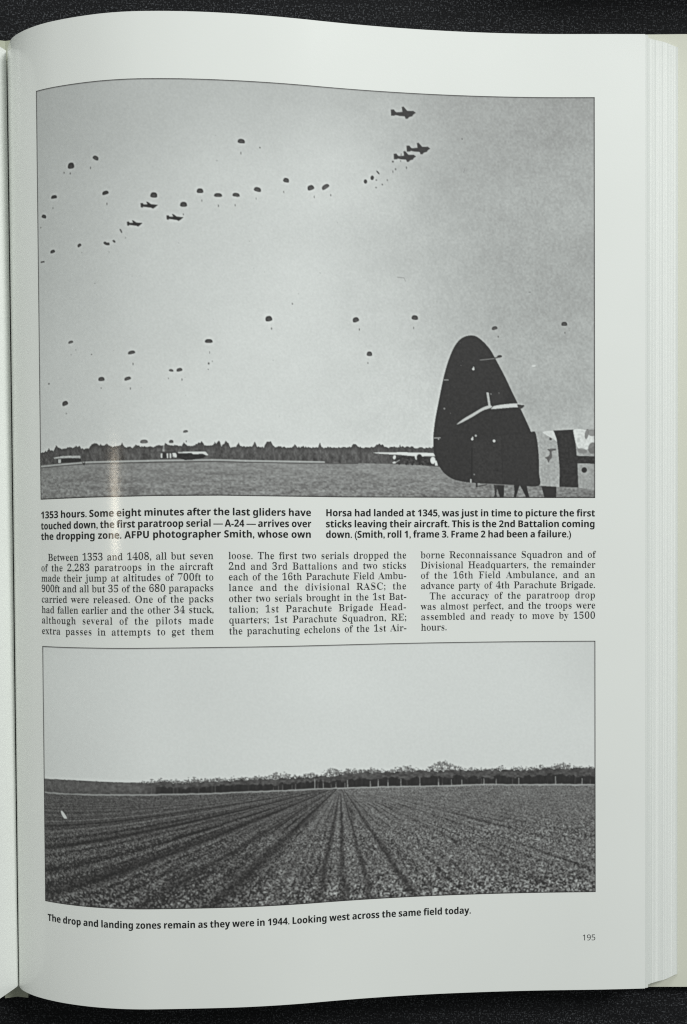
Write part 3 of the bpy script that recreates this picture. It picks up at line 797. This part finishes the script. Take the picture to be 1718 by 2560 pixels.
for k0, k1, h, f in ((0.0, 0.045, 0.15, PAGE_H - 0.15),):
    lf = block('leaf', k0, k1, h, f)
    lf.location.z = 0.00006
    lf.location.x = 0.00025

# facing page: mirror of the curl, rising steeply out of the gutter
fs_ = np.concatenate([np.linspace(0, 60, 200), np.linspace(62, 205, 80)])
A, B = np.meshgrid(fs_, vv)
FT = np.interp(SS, [0, 8, 15, 25, 40, 60, 110, 205], [1.20, 1.12, 0.86, 0.52, 0.30, 0.05, -0.12, 0.0])
FX = np.concatenate([[0], np.cumsum(np.cos((FT[1:] + FT[:-1]) / 2) * np.diff(SS))])
FZ = np.concatenate([[0], np.cumsum(np.sin((FT[1:] + FT[:-1]) / 2) * np.diff(SS))])
def facing(s, v, lift):
    root = P(3.0 + 7.5 * v / PAGE_H, v, 0.0, False)     # the two pages part a little way up from the spine
    th = np.interp(s, SS, FT)
    return np.stack([root[..., 0] - 0.30 - np.interp(s, SS, FX) + lift * np.sin(th), PAGE_H / 2 - v,
                     root[..., 2] + np.interp(s, SS, FZ) + lift * np.cos(th)], -1)
fp_u = facing(A, B, 0.0).reshape(-1, 3)
fp_l = facing(A, B, -0.1).reshape(-1, 3)
fv, ff = closed(fp_u, fp_l, len(fs_), len(vv))
fpg = link('page', mesh_np('facing_page', fv, ff[:, ::-1], True), M_paper, book)
fpg['label'] = 'blank inner margin of the facing page'

def slab(name, pts, y0, y1, m, parent, pts1=None):
    """extrude a cross-section (x,z) along y"""
    n = len(pts)
    vs = [(x, y0, z) for x, z in pts] + [(x, y1, z) for x, z in (pts1 or pts)]
    fs = [(i, (i + 1) % n, (i + 1) % n + n, i + n) for i in range(n)] + [tuple(range(n - 1, -1, -1)), tuple(range(n, 2 * n))]
    me = bpy.data.meshes.new(name)
    me.from_pydata([(a * MM, b * MM, c * MM) for a, b, c in vs], [], fs)
    me.update()
    return link(name, me, m, parent)

# leaves under the facing page
def under_facing(v):
    cs = facing(np.linspace(1.5, 204, 70), np.full(70, v), -0.6)
    return [(q[0], q[2]) for q in cs] + [(x, min(3.4 + (-101 - x) / 212 * 9.6, float(np.interp(-x, -cs[:, 0], cs[:, 2])) - 0.3)) for x in np.linspace(cs[-1, 0] - 0.5, -104, 40)]
lb = slab('page_block', under_facing(0.0), PAGE_H / 2 - 0.8, -PAGE_H / 2 + 0.8, M_edge, book, under_facing(PAGE_H))
lb['label'] = 'stack of leaves under the facing page'
# cover boards and spine
BH0, BH1 = 152.0, -152.0
x0, x1 = -97.0, 124.0
cb = slab('cover_board', [(x0, board_z(x0) - 2.4), (x1, board_z(x1) - 2.4), (x1 + 0.3, board_z(x1) - 1.2), (x1, board_z(x1)), (x0, board_z(x0))], BH1, BH0, M_board, book)
cb['label'] = 'back cover board lined with cream endpaper'
slab('cover_board', [(-104, 0.8), (-104, 3.2), (-325, 13.0), (-325.3, 11.8), (-325, 10.6)], BH1, BH0, M_board, book)
slab('spine', [(-104.2, 0.7), (-96.8, 0.7), (-96.8, 3.1), (-100.5, 2.2), (-104.2, 3.1)], BH1 - 3.6, BH0 + 0.7, M_spine, book)

# ------------------------------------------------------------------ print on the page
paint_drop(page)
paint_field(page)

ROWS_CAP = [147.76, 151.13, 154.33]
ROWS_BODY = [160.75, 163.92, 167.07, 170.27, 173.52, 176.73, 179.94, 183.21]
CAP_SIZE, BODY_SIZE = 2.95, 3.12

cap = Lettering()
a, b = [24.71, 108.71]
for t, v in zip(("1353 hours. Some eight minutes after the last gliders have",
                 "touched down, the first paratroop serial \u2014 A-24 \u2014 arrives over",
                 "the dropping zone. AFPU photographer Smith, whose own"), ROWS_CAP):
    cap.row(t, a, b, v, CAP_SIZE, 'bold', 0.97)
cap.build('caption', M_ink, page, 'bold caption under the parachute picture, first column')
cap = Lettering()
a, b, c = [113.06, 197.18, 189.78]
for t, v, e in zip(("Horsa had landed at 1345, was just in time to picture the first",
                    "sticks leaving their aircraft. This is the 2nd Battalion coming",
                    "down. (Smith, roll 1, frame 3. Frame 2 had been a failure.)"), ROWS_CAP, (b, b, c)):
    cap.row(t, a, e, v, CAP_SIZE, 'bold', 0.97)
cap.build('caption', M_ink, page, 'bold caption under the parachute picture, second column')

body = Lettering()
a, i, b = [24.58, 27.27, 79.29]
for n, (t, v) in enumerate(zip(("Between 1353 and 1408, all but seven", "of the 2,283 paratroops in the aircraft",
        "made their jump at altitudes of 700ft to", "900ft and all but 35 of the 680 parapacks",
        "carried were released. One of the packs", "had fallen earlier and the other 34 stuck,",
        "although several of the pilots made", "extra passes in attempts to get them"), ROWS_BODY)):
    body.row(t, i if n == 0 else a, b, v, BODY_SIZE, 'body', 1.0)
body.build('text_column', M_body, page, 'first column of serif text')
body = Lettering()
a, b = [83.63, 138.12]
for t, v in zip(("loose. The first two serials dropped the", "2nd and 3rd Battalions and two sticks",
        "each of the 16th Parachute Field Ambu-", "lance and the divisional RASC; the",
        "other two serials brought in the 1st Bat-", "talion; 1st Parachute Brigade Head-",
        "quarters; 1st Parachute Squadron, RE;", "the parachuting echelons of the 1st Air-"), ROWS_BODY):
    body.row(t, a, b, v, BODY_SIZE, 'body', 1.0)
body.build('text_column', M_body, page, 'middle column of serif text')
body = Lettering()
a, i, b, e = [142.47, 145.25, 197.25, 150.73]
for n, (t, v) in enumerate(zip(("borne Reconnaissance Squadron and of", "Divisional Headquarters, the remainder",
        "of the 16th Field Ambulance, and an", "advance party of 4th Parachute Brigade.",
        "The accuracy of the paratroop drop", "was almost perfect, and the troops were",
        "assembled and ready to move by 1500", "hours."), ROWS_BODY)):
    body.row(t, i if n == 4 else a, e if n == 7 else b, v, BODY_SIZE, 'body', 1.0)
body.build('text_column', M_body, page, 'last column of serif text')

cap = Lettering()
a, b = [25.59, 157.97]
cap.row("The drop and landing zones remain as they were in 1944. Looking west across the same field today.", a, b, [272.09][0], CAP_SIZE, 'bold', 0.97)
cap.build('caption', M_ink, page, 'single bold line under the field picture')
num = Lettering()
a, b = [192.9, 197.18]
num.row("195", a, b, [281.34][0], 2.55, 'plain')
num.build('page_number', M_body, page)
bpy.data.objects.remove(_fo)
bpy.data.curves.remove(_fc)

# ------------------------------------------------------------------ the cloth it lies on
def cloth_z(x, y):
    v = np.clip(np.abs(x + 100.5) - 4, 0, None)
    z = -0.4 + 9.6 / 212 * np.minimum(v, 235) * (1 - 0.0 * y)
    out = np.clip((np.abs(y) - 152) / 60, 0, 1)
    z = z + out * (1.6 * fbm(x / 60 + 2, y / 45, 131, 3))
    # unseen ridge added beyond the book's head, right, to shade the cloth before it
    r = np.clip((x - 12) / 75, 0, 1); r = r * r * (3 - 2 * r)
    u = np.clip((y - 170) / 24, 0, 1); u = u * u * (3 - 2 * u)
    return z + 42 * r * u * np.clip((330 - y) / 120, 0, 1)
gx = np.linspace(-520, 420, 380)
gy = np.concatenate([np.linspace(-460, 140, 200), np.linspace(142, 230, 90), np.linspace(233, 460, 60)])
A, B = np.meshgrid(gx, gy)
Zc = cloth_z(A, B)
me = mesh_np('cloth', np.stack([A, B, Zc], -1).reshape(-1, 3), grid_faces(len(gx), len(gy), 0, True), True)
M_cloth = mat('charcoal_weave', (0.01, 0.011, 0.013), 0.85, 0, 0.1, 0.25)
nt = M_cloth.node_tree
bs = nt.nodes['Principled BSDF']
tc = N(M_cloth, 'ShaderNodeTexCoord')
def threads(sx, sy, w4):
    mp = N(M_cloth, 'ShaderNodeMapping')
    mp.inputs['Scale'].default_value = (sx, sy, 1.0)
    mp.inputs['Location'].default_value = (w4, w4 * 2, 0)
    mp.inputs['Rotation'].default_value = (0, 0, 0.03)
    n = N(M_cloth, 'ShaderNodeTexNoise')
    n.inputs['Scale'].default_value = 1.0
    n.inputs['Detail'].default_value = 1.0
    nt.links.new(tc.outputs['Object'], mp.inputs['Vector'])
    nt.links.new(mp.outputs['Vector'], n.inputs['Vector'])
    return n.outputs['Fac']
def math_node(op, a, b):
    n = N(M_cloth, 'ShaderNodeMath', operation=op)
    for i, q in enumerate((a, b)):
        if isinstance(q, float):
            n.inputs[i].default_value = q
        else:
            nt.links.new(q, n.inputs[i])
    return n.outputs[0]
warp = threads(2500.0, 1300.0, 3.0)
weft = threads(1100.0, 2500.0, 9.0)
prod = math_node('MAXIMUM', warp, weft)
slub = threads(30.0, 420.0, 5.0)
fleck = math_node('MULTIPLY', math_node('SUBTRACT', prod, 0.555), math_node('ADD', math_node('MULTIPLY', slub, 1.6), 0.2))
rp = N(M_cloth, 'ShaderNodeValToRGB')
rp.color_ramp.elements[0].position = 0.03
rp.color_ramp.elements[0].color = (0.0030, 0.0032, 0.0042, 1)
rp.color_ramp.elements[1].position = 0.34
rp.color_ramp.elements[1].color = (0.125, 0.132, 0.143, 1)
nt.links.new(fleck, rp.inputs['Fac'])
nt.links.new(rp.outputs['Color'], bs.inputs['Base Color'])
bp = N(M_cloth, 'ShaderNodeBump')
bp.inputs['Strength'].default_value = 0.7
bp.inputs['Distance'].default_value = 0.0004
nt.links.new(prod, bp.inputs['Height'])
nt.links.new(bp.outputs['Normal'], bs.inputs['Normal'])
cloth = link('woven_cloth', me, M_cloth)
cloth['label'] = 'charcoal woven cloth with pale flecks spread beneath the open book'
cloth['category'] = 'cloth'
